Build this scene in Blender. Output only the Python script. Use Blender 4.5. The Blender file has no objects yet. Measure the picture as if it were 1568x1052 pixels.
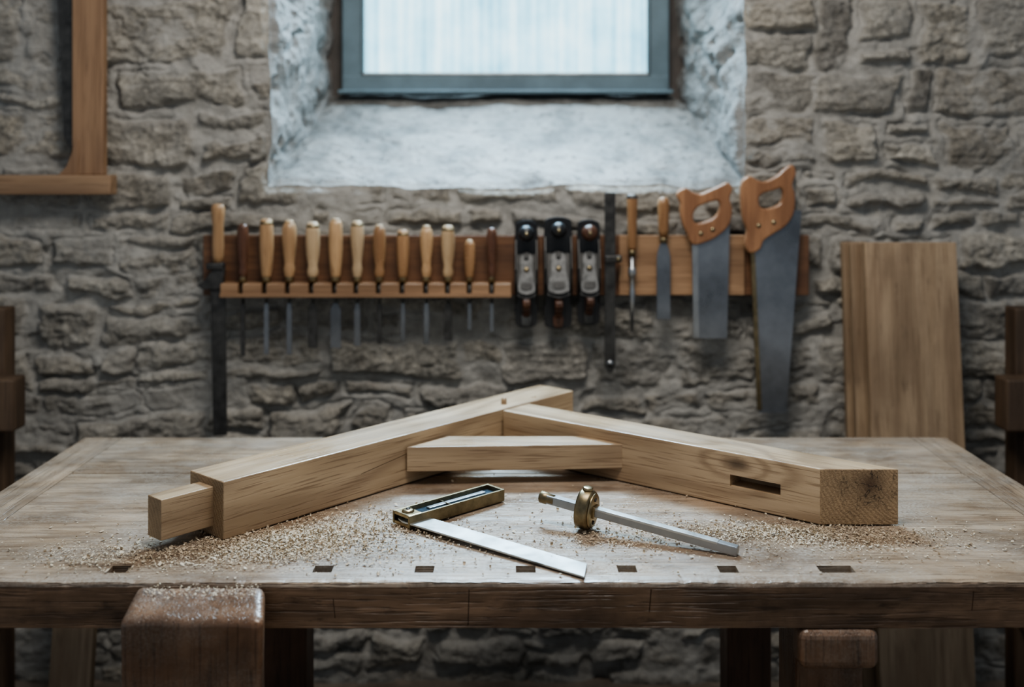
import bpy, bmesh, math, random
import numpy as np
from mathutils import Matrix, Vector, noise as mn
random.seed(7); rng=np.random.RandomState(11)
scene=bpy.context.scene
COL=scene.collection
CAMZ=1.39; BT=0.76; WY=2.82

# ------------------------------------------------------------------ materials
def newmat(name):
    m=bpy.data.materials.new(name); m.use_nodes=True
    nt=m.node_tree
    b=[n for n in nt.nodes if n.type=='BSDF_PRINCIPLED'][0]
    return m,nt,b
def N(nt,t,ins=None,**props):
    n=nt.nodes.new(t)
    for k,v in props.items(): setattr(n,k,v)
    if ins:
        for k,v in ins.items():
            s=n.inputs[k]
            if isinstance(v,bpy.types.NodeSocket): nt.links.new(v,s)
            else: s.default_value=v
    return n
def math_(nt,op,a,b=0.5,c=0.5,clamp=False):
    n=N(nt,'ShaderNodeMath',{0:a,1:b,2:c},operation=op); n.use_clamp=clamp
    return n.outputs[0]
def mix(nt,f,a,b,mode='MIX'):
    n=nt.nodes.new('ShaderNodeMix'); n.data_type='RGBA'; n.blend_type=mode
    for i,v in ((0,f),(6,a),(7,b)):
        if isinstance(v,bpy.types.NodeSocket): nt.links.new(v,n.inputs[i])
        else: n.inputs[i].default_value=v if i==0 else (*v[:3],1)
    return n.outputs[2]
def ramp(nt,f,stops):
    n=nt.nodes.new('ShaderNodeValToRGB'); nt.links.new(f,n.inputs[0])
    e=n.color_ramp.elements
    while len(e)<len(stops): e.new(0.5)
    for i,(p,c) in enumerate(stops):
        e[i].position=p
        if isinstance(c,(int,float)): c=(c,c,c)
        e[i].color=(*c,1)
    return n.outputs[0]
def vscale(nt,v,s,off=(0,0,0)):
    return N(nt,'ShaderNodeMapping',{'Vector':v,'Scale':s,'Location':off}).outputs[0]
def noise_(nt,v,scale=1,detail=4,rough=0.55,dist=0):
    return N(nt,'ShaderNodeTexNoise',{'Vector':v,'Scale':scale,'Detail':detail,'Roughness':rough,'Distortion':dist}).outputs[0]
def gauss(nt,e,k):
    return math_(nt,'POWER',2.718,math_(nt,'MULTIPLY',math_(nt,'MULTIPLY',e,e),-k))

def wood(name,cl,cm,cd,axis=0,rough=0.5,knots=(),ring=26,stain=0.0,dust=0.0,ringstr=0.5,bump=0.15,off=(0,0,0),spec=0.5,poreamt=0.5,scratch=0.0):
    m,nt,b=newmat(name)
    co=N(nt,'ShaderNodeTexCoord').outputs['Object']
    def sc(l,x):
        s=[x,x,x]; s[axis]=l; return tuple(s)
    low=noise_(nt,vscale(nt,co,sc(0.9,7.0),off),1,2,0.5,0.3)
    phase=math_(nt,'MULTIPLY',low,ring)
    kmask=None
    for (k,r) in knots:
        p=N(nt,'ShaderNodeVectorMath',{0:co,1:k},operation='SUBTRACT').outputs[0]
        p=vscale(nt,p,(0.5,0.6,1.1))
        d=N(nt,'ShaderNodeVectorMath',{0:p},operation='LENGTH').outputs['Value']
        d=math_(nt,'ADD',d,math_(nt,'MULTIPLY_ADD',noise_(nt,vscale(nt,co,(40,80,80)),1,3,0.6),0.010,-0.005))
        e=math_(nt,'DIVIDE',d,r)
        phase=math_(nt,'ADD',phase,math_(nt,'MULTIPLY',gauss(nt,e,0.12),13.0))
        dk=gauss(nt,e,1.3)
        kmask=dk if kmask is None else math_(nt,'MAXIMUM',kmask,dk)
    rings=math_(nt,'MULTIPLY_ADD',math_(nt,'SINE',phase),0.5,0.5)
    rings=math_(nt,'POWER',rings,1.8)
    streak=noise_(nt,vscale(nt,co,sc(2.2,55.0),off),1,5,0.6)
    pore=noise_(nt,vscale(nt,co,sc(9,260.0),off),1,2,0.5)
    v=ramp(nt,streak,[(0.32,0.0),(0.68,1.0)])
    c=mix(nt,v,cm,cl)
    c=mix(nt,math_(nt,'MULTIPLY',rings,ringstr),c,cd)
    pm=ramp(nt,pore,[(0.54,0.0),(0.66,1.0)])
    c=mix(nt,math_(nt,'MULTIPLY',pm,poreamt),c,cd)
    big=noise_(nt,vscale(nt,co,sc(1.5,4.0),off),1,3)
    c=mix(nt,0.55,c,mix(nt,1.0,c,ramp(nt,big,[(0.3,0.62),(0.7,1.3)]),'MULTIPLY'))
    if kmask is not None:
        c=mix(nt,math_(nt,'MULTIPLY',kmask,0.9,clamp=True),c,tuple(q*0.38 for q in cd))
    if stain>0:
        s=ramp(nt,noise_(nt,vscale(nt,co,(3.2,5.5,4)),1,8,0.68,0.6),[(0.42,0.0),(0.62,1.0)])
        c=mix(nt,math_(nt,'MULTIPLY',s,stain),c,tuple(q*0.75 for q in cd))
        s2=ramp(nt,noise_(nt,vscale(nt,co,sc(14,60)),1,6,0.7,0.2),[(0.58,0.0),(0.67,1.0)])
        c=mix(nt,math_(nt,'MULTIPLY',s2,stain*0.9),c,tuple(q*0.4 for q in cd))
    rr=ramp(nt,noise_(nt,vscale(nt,co,(6,9,9)),1,5,0.6),[(0.3,max(0.05,rough-0.13)),(0.7,min(1,rough+0.13))])
    if scratch>0:
        for ang,ofs in ((0.35,0.0),(-0.6,3.0),(1.3,7.0)):
            mp=N(nt,'ShaderNodeMapping',{'Vector':co,'Rotation':(0,0,ang),'Location':(ofs,ofs,0)}).outputs[0]
            sn=noise_(nt,vscale(nt,mp,(3,90,3)),1,2,0.5,0.15)
            sm=ramp(nt,math_(nt,'ABSOLUTE',math_(nt,'SUBTRACT',sn,0.5)),[(0.0,1.0),(0.006,0.0)])
            gate=ramp(nt,noise_(nt,vscale(nt,mp,(5,8,5),(ofs,1,2)),1,2),[(0.55,0.0),(0.62,1.0)])
            c=mix(nt,math_(nt,'MULTIPLY',math_(nt,'MULTIPLY',sm,gate),scratch),c,tuple(q*0.4 for q in cd))
    if dust>0:
        d1=ramp(nt,noise_(nt,vscale(nt,co,(3.5,5,5),(3,1,0)),1,8,0.72,0.2),[(0.42,0.0),(0.66,1.0)])
        d2=ramp(nt,noise_(nt,vscale(nt,co,(220,220,220)),1,2,0.6),[(0.40,0.35),(0.62,1.0)])
        dm=math_(nt,'MULTIPLY',math_(nt,'MULTIPLY',d1,d2),dust)
        c=mix(nt,dm,c,(0.45,0.40,0.34))
        rr=math_(nt,'ADD',rr,math_(nt,'MULTIPLY',dm,0.35))
    nt.links.new(c,b.inputs['Base Color'])
    nt.links.new(rr,b.inputs['Roughness'])
    b.inputs['Specular IOR Level'].default_value=spec
    h=math_(nt,'SUBTRACT',math_(nt,'ADD',math_(nt,'MULTIPLY',streak,1.0),math_(nt,'MULTIPLY',rings,0.2)),math_(nt,'MULTIPLY',pm,0.7))
    bp=N(nt,'ShaderNodeBump',{'Strength':bump,'Distance':0.002,'Height':h})
    nt.links.new(bp.outputs[0],b.inputs['Normal'])
    return m
def endgrain(name,pith,knot=None):
    """growth rings on a sawn end, in object space; pith and knot are 3-D points"""
    m,nt,b=newmat(name)
    co=N(nt,'ShaderNodeTexCoord').outputs['Object']
    def dist(p):
        v=N(nt,'ShaderNodeVectorMath',{0:co,1:p},operation='SUBTRACT').outputs[0]
        return N(nt,'ShaderNodeVectorMath',{0:v},operation='LENGTH').outputs['Value']
    w=noise_(nt,co,22,4,0.6)
    d=math_(nt,'ADD',dist(pith),math_(nt,'MULTIPLY',w,0.02))
    ph=math_(nt,'MULTIPLY',d,950.0)
    if knot is not None:
        dk=math_(nt,'DIVIDE',dist(knot),0.019)
        ph=math_(nt,'ADD',ph,math_(nt,'MULTIPLY',gauss(nt,dk,0.25),10.0))
    r=math_(nt,'MULTIPLY_ADD',math_(nt,'SINE',ph),0.5,0.5)
    c=mix(nt,math_(nt,'MULTIPLY',r,0.5),(0.40,0.28,0.165),(0.26,0.17,0.095))
    sp=ramp(nt,noise_(nt,co,420,2,0.5),[(0.45,0.0),(0.65,1.0)])
    c=mix(nt,math_(nt,'MULTIPLY',sp,0.35),c,(0.17,0.10,0.055))
    c=mix(nt,0.6,c,mix(nt,1.0,c,ramp(nt,noise_(nt,co,16,4),[(0.3,0.6),(0.7,1.35)]),'MULTIPLY'))
    if knot is not None:
        rd=math_(nt,'ABSOLUTE',math_(nt,'SUBTRACT',noise_(nt,co,30,3,0.6,0.4),0.5))
        cr=math_(nt,'SUBTRACT',1.0,math_(nt,'DIVIDE',rd,0.018),clamp=True)
        cr=math_(nt,'MULTIPLY',cr,gauss(nt,dk,0.10))
        c=mix(nt,math_(nt,'MULTIPLY',gauss(nt,dk,0.9),0.85),c,(0.09,0.05,0.028))
        c=mix(nt,math_(nt,'MULTIPLY',cr,0.95),c,(0.02,0.012,0.008))
    nt.links.new(c,b.inputs['Base Color']); b.inputs['Roughness'].default_value=0.65
    bp=N(nt,'ShaderNodeBump',{'Strength':0.3,'Distance':0.002,'Height':math_(nt,'SUBTRACT',r,sp)}); nt.links.new(bp.outputs[0],b.inputs['Normal'])
    return m
def metal(name,col,rough,metallic=1.0,var=0.4,scale=40,bump=0.05):
    m,nt,b=newmat(name)
    co=N(nt,'ShaderNodeTexCoord').outputs['Object']
    n1=noise_(nt,co,scale,6,0.65)
    c=mix(nt,ramp(nt,n1,[(0.35,0.0),(0.7,1.0)]),tuple(q*(1-var) for q in col),tuple(min(1,q*(1+var*0.4)) for q in col))
    nt.links.new(c,b.inputs['Base Color'])
    nt.links.new(ramp(nt,n1,[(0.3,rough*0.8),(0.7,min(1,rough*1.2))]),b.inputs['Roughness'])
    b.inputs['Metallic'].default_value=metallic
    bp=N(nt,'ShaderNodeBump',{'Strength':bump,'Distance':0.001,'Height':n1}); nt.links.new(bp.outputs[0],b.inputs['Normal'])
    return m

OAK=dict(cl=(0.54,0.40,0.262),cm=(0.42,0.298,0.183),cd=(0.21,0.13,0.073),poreamt=0.65,bump=0.25,spec=0.6)
M_oakL=wood('oak_fresh_a',rough=0.36,ring=44,ringstr=0.5,**OAK)
M_oakR=wood('oak_fresh_b',rough=0.36,ring=50,ringstr=0.52,knots=(((0.553,0.0,0.078),0.013),),off=(2,1,0),**OAK)
M_oakC=wood('oak_fresh_c',rough=0.36,ring=40,ringstr=0.5,off=(5,3,0),**OAK)
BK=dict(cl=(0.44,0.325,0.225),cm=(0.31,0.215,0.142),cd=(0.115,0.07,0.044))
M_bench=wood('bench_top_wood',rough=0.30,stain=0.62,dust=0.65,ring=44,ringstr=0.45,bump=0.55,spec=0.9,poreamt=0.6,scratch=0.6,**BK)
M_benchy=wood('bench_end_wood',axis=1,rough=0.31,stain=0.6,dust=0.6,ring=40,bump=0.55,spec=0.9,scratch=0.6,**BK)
M_edge_shaded=wood('bench_edge_wood_shaded',(0.28,0.17,0.10),(0.20,0.117,0.067),(0.07,0.04,0.023),rough=0.45,stain=0.65,ring=40,ringstr=0.5,bump=0.8)  # darker bench wood for the front face, its shade put into the colour
M_leg=wood('bench_leg_wood',(0.17,0.092,0.053),(0.11,0.058,0.034),(0.04,0.02,0.012),axis=2,rough=0.5,stain=0.4,bump=0.4)
M_chop=wood('chop_wood',(0.27,0.15,0.085),(0.19,0.102,0.057),(0.065,0.034,0.02),axis=2,rough=0.32,stain=0.6,dust=0.3,bump=0.5)
M_rack=wood('rack_wood',(0.24,0.12,0.062),(0.17,0.087,0.047),(0.07,0.033,0.019),rough=0.5,stain=0.25)
M_rackl=wood('rack_ledge_wood',(0.40,0.25,0.145),(0.31,0.187,0.105),(0.15,0.08,0.042),rough=0.55)
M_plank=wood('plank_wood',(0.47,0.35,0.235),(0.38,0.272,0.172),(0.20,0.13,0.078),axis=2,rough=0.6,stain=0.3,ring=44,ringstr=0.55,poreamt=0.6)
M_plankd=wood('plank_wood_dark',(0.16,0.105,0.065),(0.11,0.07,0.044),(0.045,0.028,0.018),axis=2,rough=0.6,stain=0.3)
M_brk=wood('bracket_wood_v',(0.37,0.235,0.14),(0.29,0.175,0.10),(0.15,0.083,0.048),axis=2,rough=0.55)
M_brkh=wood('bracket_wood_h',(0.40,0.27,0.17),(0.32,0.205,0.12),(0.16,0.093,0.054),axis=0,rough=0.55)
H=[wood('handle_tan',(0.52,0.335,0.18),(0.41,0.25,0.13),(0.2,0.108,0.053),axis=2,rough=0.35),
   wood('handle_ash',(0.56,0.41,0.255),(0.46,0.32,0.185),(0.25,0.16,0.085),axis=2,rough=0.4,off=(3,3,3)),
   wood('handle_orange',(0.43,0.255,0.13),(0.33,0.18,0.085),(0.15,0.07,0.03),axis=2,rough=0.32,off=(1,5,2)),
   wood('handle_dark',(0.15,0.068,0.038),(0.10,0.045,0.026),(0.035,0.016,0.011),axis=2,rough=0.3)]
M_sawh=wood('saw_handle_wood',(0.42,0.225,0.118),(0.31,0.155,0.078),(0.14,0.06,0.03),axis=2,rough=0.3)
M_steel=metal('tool_steel',(0.40,0.41,0.42),0.34,metallic=0.9,var=0.2,scale=12)
M_saw=metal('saw_plate_steel',(0.27,0.285,0.31),0.3,metallic=0.85,var=0.45,scale=5)
M_steeld=metal('dark_steel',(0.10,0.098,0.095),0.5,metallic=0.8)
M_cap=metal('cap_steel',(0.19,0.19,0.187),0.5,metallic=0.8,var=0.5,scale=60)
M_bright=metal('bright_steel',(0.62,0.63,0.62),0.38,metallic=0.9,var=0.2,scale=18)
M_brass=metal('aged_brass',(0.46,0.37,0.23),0.33)
M_brassd=metal('dull_brass',(0.31,0.25,0.155),0.42)
M_black=metal('black_enamel',(0.02,0.02,0.022),0.32,metallic=0.0)
M_inlay=metal('gauge_inlay',(0.07,0.12,0.17),0.22,metallic=0.3,var=0.6)
M_frame=metal('painted_window_frame',(0.15,0.21,0.24),0.5,metallic=0.0,var=0.25,scale=9)
M_frameo=metal('weathered_outer_frame',(0.12,0.105,0.095),0.8,metallic=0.0,var=0.4,scale=14)

# ------------------------------------------------------------------ mesh builder
def catmull(pts,n=6):
    out=[];L=len(pts)
    for i in range(L):
        p0,p1,p2,p3=[Vector(pts[(i+k-1)%L]) for k in range(4)]
        for j in range(n):
            t=j/n
            out.append(0.5*((2*p1)+(-p0+p2)*t+(2*p0-5*p1+4*p2-p3)*t*t+(-p0+3*p1-3*p2+p3)*t**3))
    return [(v[0],v[1]) for v in out]
class MB:
    def __init__(s): s.bm=bmesh.new(); s.mats=[]
    def mi(s,m):
        if m not in s.mats: s.mats.append(m)
        return s.mats.index(m)
    def merge(s,tb,mat,M=None,smooth=False):
        if M is not None: bmesh.ops.transform(tb,matrix=M,verts=tb.verts)
        i=s.mi(mat)
        for f in tb.faces: f.material_index=i; f.smooth=smooth
        me=bpy.data.meshes.new('tmp'); tb.to_mesh(me); tb.free(); s.bm.from_mesh(me); bpy.data.meshes.remove(me)
    def box(s,size,loc,mat,M=None,bevel=0.002,fn=None,seg=2,rot=None):
        tb=bmesh.new(); bmesh.ops.create_cube(tb,size=1.0)
        for v in tb.verts: v.co=Vector((v.co.x*size[0],v.co.y*size[1],v.co.z*size[2]))
        if fn:
            for v in tb.verts: v.co=fn(v.co)
        if bevel: bmesh.ops.bevel(tb,geom=list(tb.edges),offset=bevel,segments=seg,affect='EDGES',profile=0.5)
        T=Matrix.Translation(loc)
        if rot is not None: T=T@rot
        if M is not None: T=M@T
        s.merge(tb,mat,T)
    def lathe(s,prof,mat,M=None,seg=20,sx=1,sy=1):
        tb=bmesh.new(); rings=[]
        for r,z in prof:
            rings.append([tb.verts.new((r*sx*math.cos(2*math.pi*k/seg),r*sy*math.sin(2*math.pi*k/seg),z)) for k in range(seg)])
        for a,b in zip(rings,rings[1:]):
            for k in range(seg): tb.faces.new((a[k],a[(k+1)%seg],b[(k+1)%seg],b[k]))
        tb.faces.new(rings[0][::-1]); tb.faces.new(rings[-1])
        bmesh.ops.recalc_face_normals(tb,faces=tb.faces)
        s.merge(tb,mat,M,smooth=True)
    def prism(s,pts,th,mat,M=None,bevel=0.0,seg=2):
        """pts in XZ plane, thickness along Y (centred)"""
        tb=bmesh.new()
        a=[tb.verts.new((p[0],-th/2,p[1])) for p in pts]; b=[tb.verts.new((p[0],th/2,p[1])) for p in pts]
        tb.faces.new(a); tb.faces.new(b[::-1])
        n=len(pts)
        for k in range(n): tb.faces.new((a[k],b[k],b[(k+1)%n],a[(k+1)%n]))
        bmesh.ops.recalc_face_normals(tb,faces=tb.faces)
        if bevel: bmesh.ops.bevel(tb,geom=list(tb.edges),offset=bevel,segments=seg,affect='EDGES',profile=0.5)
        s.merge(tb,mat,M)
    def holed(s,outer,hole,th,bev,mat,M):
        cu=bpy.data.curves.new('t','CURVE'); cu.dimensions='2D'; cu.fill_mode='BOTH'; cu.extrude=th/2-bev; cu.bevel_depth=bev; cu.bevel_resolution=3
        for L in (outer,hole):
            sp=cu.splines.new('POLY'); sp.points.add(len(L)-1)
            for q,p in zip(sp.points,L): q.co=(p[0],p[1],0,1)
            sp.use_cyclic_u=True
        ob=bpy.data.objects.new('t',cu); COL.objects.link(ob)
        bpy.context.view_layer.update(); dg=bpy.context.evaluated_depsgraph_get()
        me=bpy.data.meshes.new_from_object(ob.evaluated_get(dg))
        tb=bmesh.new(); tb.from_mesh(me); bpy.data.objects.remove(ob); bpy.data.meshes.remove(me)
        s.merge(tb,mat,M@Matrix.Rotation(math.pi/2,4,'X'))
    def done(s,name,parent=None,M=None):
        me=bpy.data.meshes.new(name); s.bm.to_mesh(me); s.bm.free()
        for m in s.mats: me.materials.append(m)
        ob=bpy.data.objects.new(name,me); COL.objects.link(ob)
        if M is not None: ob.matrix_world=M
        if parent: ob.parent=parent
        return ob
def empty(name):
    e=bpy.data.objects.new(name,None); COL.objects.link(e); e.empty_display_size=0.1; return e

# ------------------------------------------------------------------ numpy noise
def hsh(ix,iy,seed):
    h=(ix.astype(np.int64)*374761393+iy.astype(np.int64)*668265263+seed*69069+12345)&0xffffffff
    h=((h^(h>>13))*1274126177)&0xffffffff
    return ((h^(h>>16))&0xffffff)/float(0xffffff)
def vn(x,y,seed=0):
    ix=np.floor(x);iy=np.floor(y);fx=x-ix;fy=y-iy
    fx=fx*fx*(3-2*fx);fy=fy*fy*(3-2*fy)
    a=hsh(ix,iy,seed);b=hsh(ix+1,iy,seed);c=hsh(ix,iy+1,seed);d=hsh(ix+1,iy+1,seed)
    return (a*(1-fx)+b*fx)*(1-fy)+(c*(1-fx)+d*fx)*fy
def fbm(x,y,seed=0,o=4):
    s=0;a=0.5;t=0
    for i in range(o):
        s=s+a*vn(x*2**i+i*7.3,y*2**i+i*3.1,seed+i);t+=a;a*=0.55
    return s/t-0.5
def sst(t): t=np.clip(t,0,1); return t*t*(3-2*t)
def terr(v,n):
    q=v*n; fl=np.floor(q); return (fl+sst((q-fl-0.5)/0.5+0.5))/n

zb=[-0.3]
while zb[-1]<3.4:
    z=zb[-1]
    zb.append(z+(rng.uniform(0.06,0.13) if z<1.25 else rng.uniform(0.11,0.22)))
zb=np.array(zb)
XB=[];SPL=[]
for i in range(len(zb)):
    big=zb[i]>=1.25
    xs=[-3.2+rng.uniform(0,0.2)]
    while xs[-1]<4.2: xs.append(xs[-1]+(rng.choice([rng.uniform(.08,.14),rng.uniform(.15,.26),rng.uniform(.26,.38)],p=[.25,.5,.25])))
    XB.append(np.array(xs)); SPL.append(np.where(rng.rand(len(xs))<0.40,rng.uniform(0.3,0.7,len(xs)),0.0))
def stone(X,Z,seed=0):
    wx=X+0.09*fbm(X*2.6,Z*6,1+seed)+0.042*fbm(X*11,Z*13,5+seed)
    wz=Z+0.11*fbm(X*1.8,Z*2.0,9+seed)+0.042*fbm(X*7,Z*8,13+seed,5)
    ci=np.clip(np.searchsorted(zb,wz)-1,0,len(zb)-2)
    D=np.zeros_like(X);I=np.zeros_like(X);cx=np.zeros_like(X);cz=np.zeros_like(X)
    for c in np.unique(ci):
        k=ci==c; xs=XB[c]; x=wx[k]; z=wz[k]
        j=np.clip(np.searchsorted(xs,x)-1,0,len(xs)-2)
        x0=xs[j];x1=xs[j+1]; z0=np.full_like(x,zb[c]); z1=np.full_like(x,zb[c+1]); idn=c*1000.0+j*2
        sp=SPL[c][j]; zm=z0+(z1-z0)*sp+0.12*(hsh(idn,idn*0,77)-0.5)*(x-(x0+x1)/2)
        use=(sp>0)&((z1-z0)>0.085)
        lo=use&(z<zm); hi=use&(z>=zm)
        z1=np.where(lo,zm,z1); z0=np.where(hi,zm,z0); idn=idn+hi
        dx=np.minimum(x-x0,x1-x); dz=np.minimum(z-z0,z1-z); r=0.018
        q=np.sqrt(np.maximum(r-dx,0)**2+np.maximum(r-dz,0)**2)
        D[k]=r-q+np.maximum(np.minimum(dx,dz)-r,0); I[k]=idn
        cx[k]=(x-(x0+x1)/2); cz[k]=(z-(z0+z1)/2)
    r1=hsh(I,I*0+3,1+seed);r2=hsh(I,I*0+5,2+seed);r3=hsh(I,I*0+7,3+seed);r4=hsh(I,I*0+9,4+seed)
    D=D+0.015*fbm(X*28,Z*32,25,4)
    jn=fbm(X*5,Z*5,33)+0.5
    jw=0.002+0.014*sst((jn-0.35)/0.35)
    s=sst((D-jw)/0.010)
    ly=terr(0.5+fbm(X*3.5+r3*9,Z*18+r1*11,40,4),5)-0.5
    rough=0.020*ly+0.021*fbm(X*12,Z*20,45,5)+0.012*np.abs(fbm(X*20,Z*32,50,4))*2+0.011*fbm(X*55,Z*65,60,3)
    body=-0.003+0.018*r1+(r2-0.5)*0.16*cz+(r3-0.5)*0.07*cx+rough*(0.6+0.6*r4)+0.004*sst(D/0.04)
    mort=-0.011+0.024*sst((fbm(X*4,Z*4,70)+0.25)/0.5)+0.012*fbm(X*24,Z*28,75,4)
    mort=mort-0.010*sst((fbm(X*9,Z*12,88,3)-0.06)/0.1)
    h=mort*(1-s)+np.maximum(body,mort-0.003)*s
    h=h-0.009*np.exp(-((D-jw*0.8)/0.0035)**2)*sst((fbm(X*6,Z*6,95)+0.06)/0.2)
    h=np.clip(h,-0.04,0.028)
    s=s*(0.2+0.8*sst((body-mort+0.003)/0.007))
    return h,s,r1,r3
def gridmesh(name,V,keep,C,mat,smooth=True,flip=False,parent=None):
    n,m=V.shape[:2]; idx=np.arange(n*m).reshape(n,m)
    F=np.stack([idx[:-1,:-1],idx[:-1,1:],idx[1:,1:],idx[1:,:-1]],-1)
    if flip: F=F[...,::-1]
    if keep is not None: F=F[keep]
    F=F.reshape(-1,4)
    me=bpy.data.meshes.new(name)
    me.vertices.add(n*m); me.vertices.foreach_set('co',V.reshape(-1).astype(np.float32))
    me.loops.add(len(F)*4); me.loops.foreach_set('vertex_index',F.reshape(-1).astype(np.int32))
    me.polygons.add(len(F)); me.polygons.foreach_set('loop_start',(np.arange(len(F))*4).astype(np.int32))
    me.polygons.foreach_set('use_smooth',np.full(len(F),smooth))
    me.update(calc_edges=True)
    if C is not None:
        a=me.color_attributes.new('stone','FLOAT_COLOR','POINT'); a.data.foreach_set('color',C.reshape(-1).astype(np.float32))
    me.validate(); me.materials.append(mat)
    ob=bpy.data.objects.new(name,me); COL.objects.link(ob)
    if parent: ob.parent=parent
    return ob
def shared(B):
    u=B[...,0]+B[...,1]*0.8; w=B[...,2]+B[...,1]*0.5
    return np.stack([fbm(u*8,w*8,91,5),fbm(u*8,w*8,92,5)*0.6,fbm(u*8,w*8,93,5)],-1)*0.030

def stone_mat(name,tint,lime,k=1.0):
    m,nt,b=newmat(name)
    at=N(nt,'ShaderNodeVertexColor',layer_name='stone').outputs[0]
    sep=N(nt,'ShaderNodeSeparateColor',{0:at})
    r,s,q=sep.outputs[0],sep.outputs[1],sep.outputs[2]
    co=N(nt,'ShaderNodeTexCoord').outputs['Object']
    base=ramp(nt,r,[(0.0,(0.14,0.133,0.122)),(0.35,(0.25,0.236,0.210)),(0.65,(0.34,0.317,0.275)),(1.0,(0.26,0.252,0.238))])
    warm=mix(nt,math_(nt,'MULTIPLY',q,0.5),base,(0.32,0.28,0.222))
    n1=noise_(nt,vscale(nt,co,(8,8,15)),1,9,0.72,0.3)
    c=mix(nt,1.0,warm,ramp(nt,n1,[(0.32,0.42),(0.68,1.6)]),'MULTIPLY')
    n2=noise_(nt,co,70,4,0.7)
    c=mix(nt,0.8,c,mix(nt,1.0,c,ramp(nt,n2,[(0.35,0.5),(0.7,1.5)]),'MULTIPLY'))
    mort=mix(nt,ramp(nt,noise_(nt,co,22,6,0.7),[(0.3,0.0),(0.7,1.0)]),(0.28,0.267,0.246),(0.47,0.455,0.425))
    nm=ramp(nt,noise_(nt,co,9,7,0.78),[(0.38,0.0),(0.60,1.0)])
    f=math_(nt,'MULTIPLY',s,math_(nt,'MULTIPLY_ADD',nm,0.5,0.5))
    c=mix(nt,f,mort,c)
    c=mix(nt,lime,c,tint)
    if k!=1.0: c=mix(nt,1.0,c,(k,k*1.02,k*1.05),'MULTIPLY')  # darkens the stone and paints the window's blue light into its colour
    nt.links.new(c,b.inputs['Base Color']); b.inputs['Roughness'].default_value=0.9
    b.inputs['Specular IOR Level'].default_value=0.3
    hh=math_(nt,'ADD',n1,math_(nt,'MULTIPLY',n2,0.5))
    bp=N(nt,'ShaderNodeBump',{'Strength':1.0,'Distance':0.010,'Height':hh}); nt.links.new(bp.outputs[0],b.inputs['Normal'])
    return m
M_stone=stone_mat('rubble_stone',(0.3,0.28,0.25),0.0)
M_reveal=stone_mat('reveal_stone_blue_lit',(0.34,0.35,0.35),0.12,0.78)

OX0,OX1,OZ0,OZ1=-0.655,0.627,1.335,2.45
IX0,IX1,IY,IZ0=-0.565,0.528,3.32,1.607
def seg(a,b,st): return list(np.linspace(a,b,max(2,int(round((b-a)/st))+1))[:-1])
ST=0.0042
xs=np.array(seg(-2.6,-1.7,0.02)+seg(-1.7,OX0,ST)+seg(OX0,OX1,ST)+seg(OX1,1.7,ST)+seg(1.7,2.6,0.02)+[2.6])
zs=np.array(seg(-0.02,OZ0,ST)+seg(OZ0,1.95,ST)+seg(1.95,OZ1,0.015)+seg(OZ1,2.9,0.03)+[2.9])
X,Z=np.meshgrid(xs,zs)
h,s,r1,r3=stone(X,Z)
dxo=np.maximum(np.maximum(OX0-X,X-OX1),0); dzo=np.maximum(np.maximum(OZ0-Z,Z-OZ1),0)
do=np.sqrt(dxo**2+dzo**2); dmp=sst(do/0.022)
B=np.stack([X,np.full_like(X,WY),Z],-1)
V=B+shared(B); V[...,1]-=h*dmp
cxm=(X[:-1,:-1]+X[1:,1:])/2; czm=(Z[:-1,:-1]+Z[1:,1:])/2
keep=~((cxm>OX0)&(cxm<OX1)&(czm>OZ0)&(czm<OZ1))
C=np.stack([r1,s,r3,np.ones_like(X)],-1)
wall=gridmesh('wall_back',V,keep,C,M_stone)
def reveal(name,p00,p10,p11,p01,nrm,mat,amp,ns,nt_,flip,seed):
    S,T=np.meshgrid(np.linspace(0,1,ns),np.linspace(0,1,nt_))
    P=[np.array(p) for p in (p00,p10,p11,p01)]
    Bp=((1-S)*(1-T))[...,None]*P[0]+(S*(1-T))[...,None]*P[1]+(S*T)[...,None]*P[2]+((1-S)*T)[...,None]*P[3]
    L=S*0.49
    hh,ss,a,bq=stone(L+seed*1.7,Bp[...,2] if seed<9 else T*1.2,seed)
    dm=sst(S/0.05)*sst(T*(1.0 if seed<9 else 2.5)/0.03)*sst((1-T)/0.02)
    Vv=Bp+shared(Bp)+ (hh*dm*amp)[...,None]*np.array(nrm)
    return gridmesh(name,Vv,None,np.stack([a,ss,bq,np.ones_like(a)],-1),mat,flip=flip,parent=wall)
reveal('reveal_left',(OX0,WY,OZ0),(IX0,IY,IZ0),(IX0,IY,OZ1),(OX0,WY,OZ1),(0.983,-0.184,0),M_reveal,1.5,120,260,False,3)
reveal('reveal_right',(OX1,WY,OZ0),(IX1,IY,IZ0),(IX1,IY,OZ1),(OX1,WY,OZ1),(-0.983,-0.184,0),M_reveal,1.5,120,260,True,5)
reveal('reveal_head',(OX0,WY,OZ1),(IX0,IY,OZ1),(IX1,IY,OZ1),(OX1,WY,OZ1),(0,0,-1),M_reveal,0.3,30,60,False,9)
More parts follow.
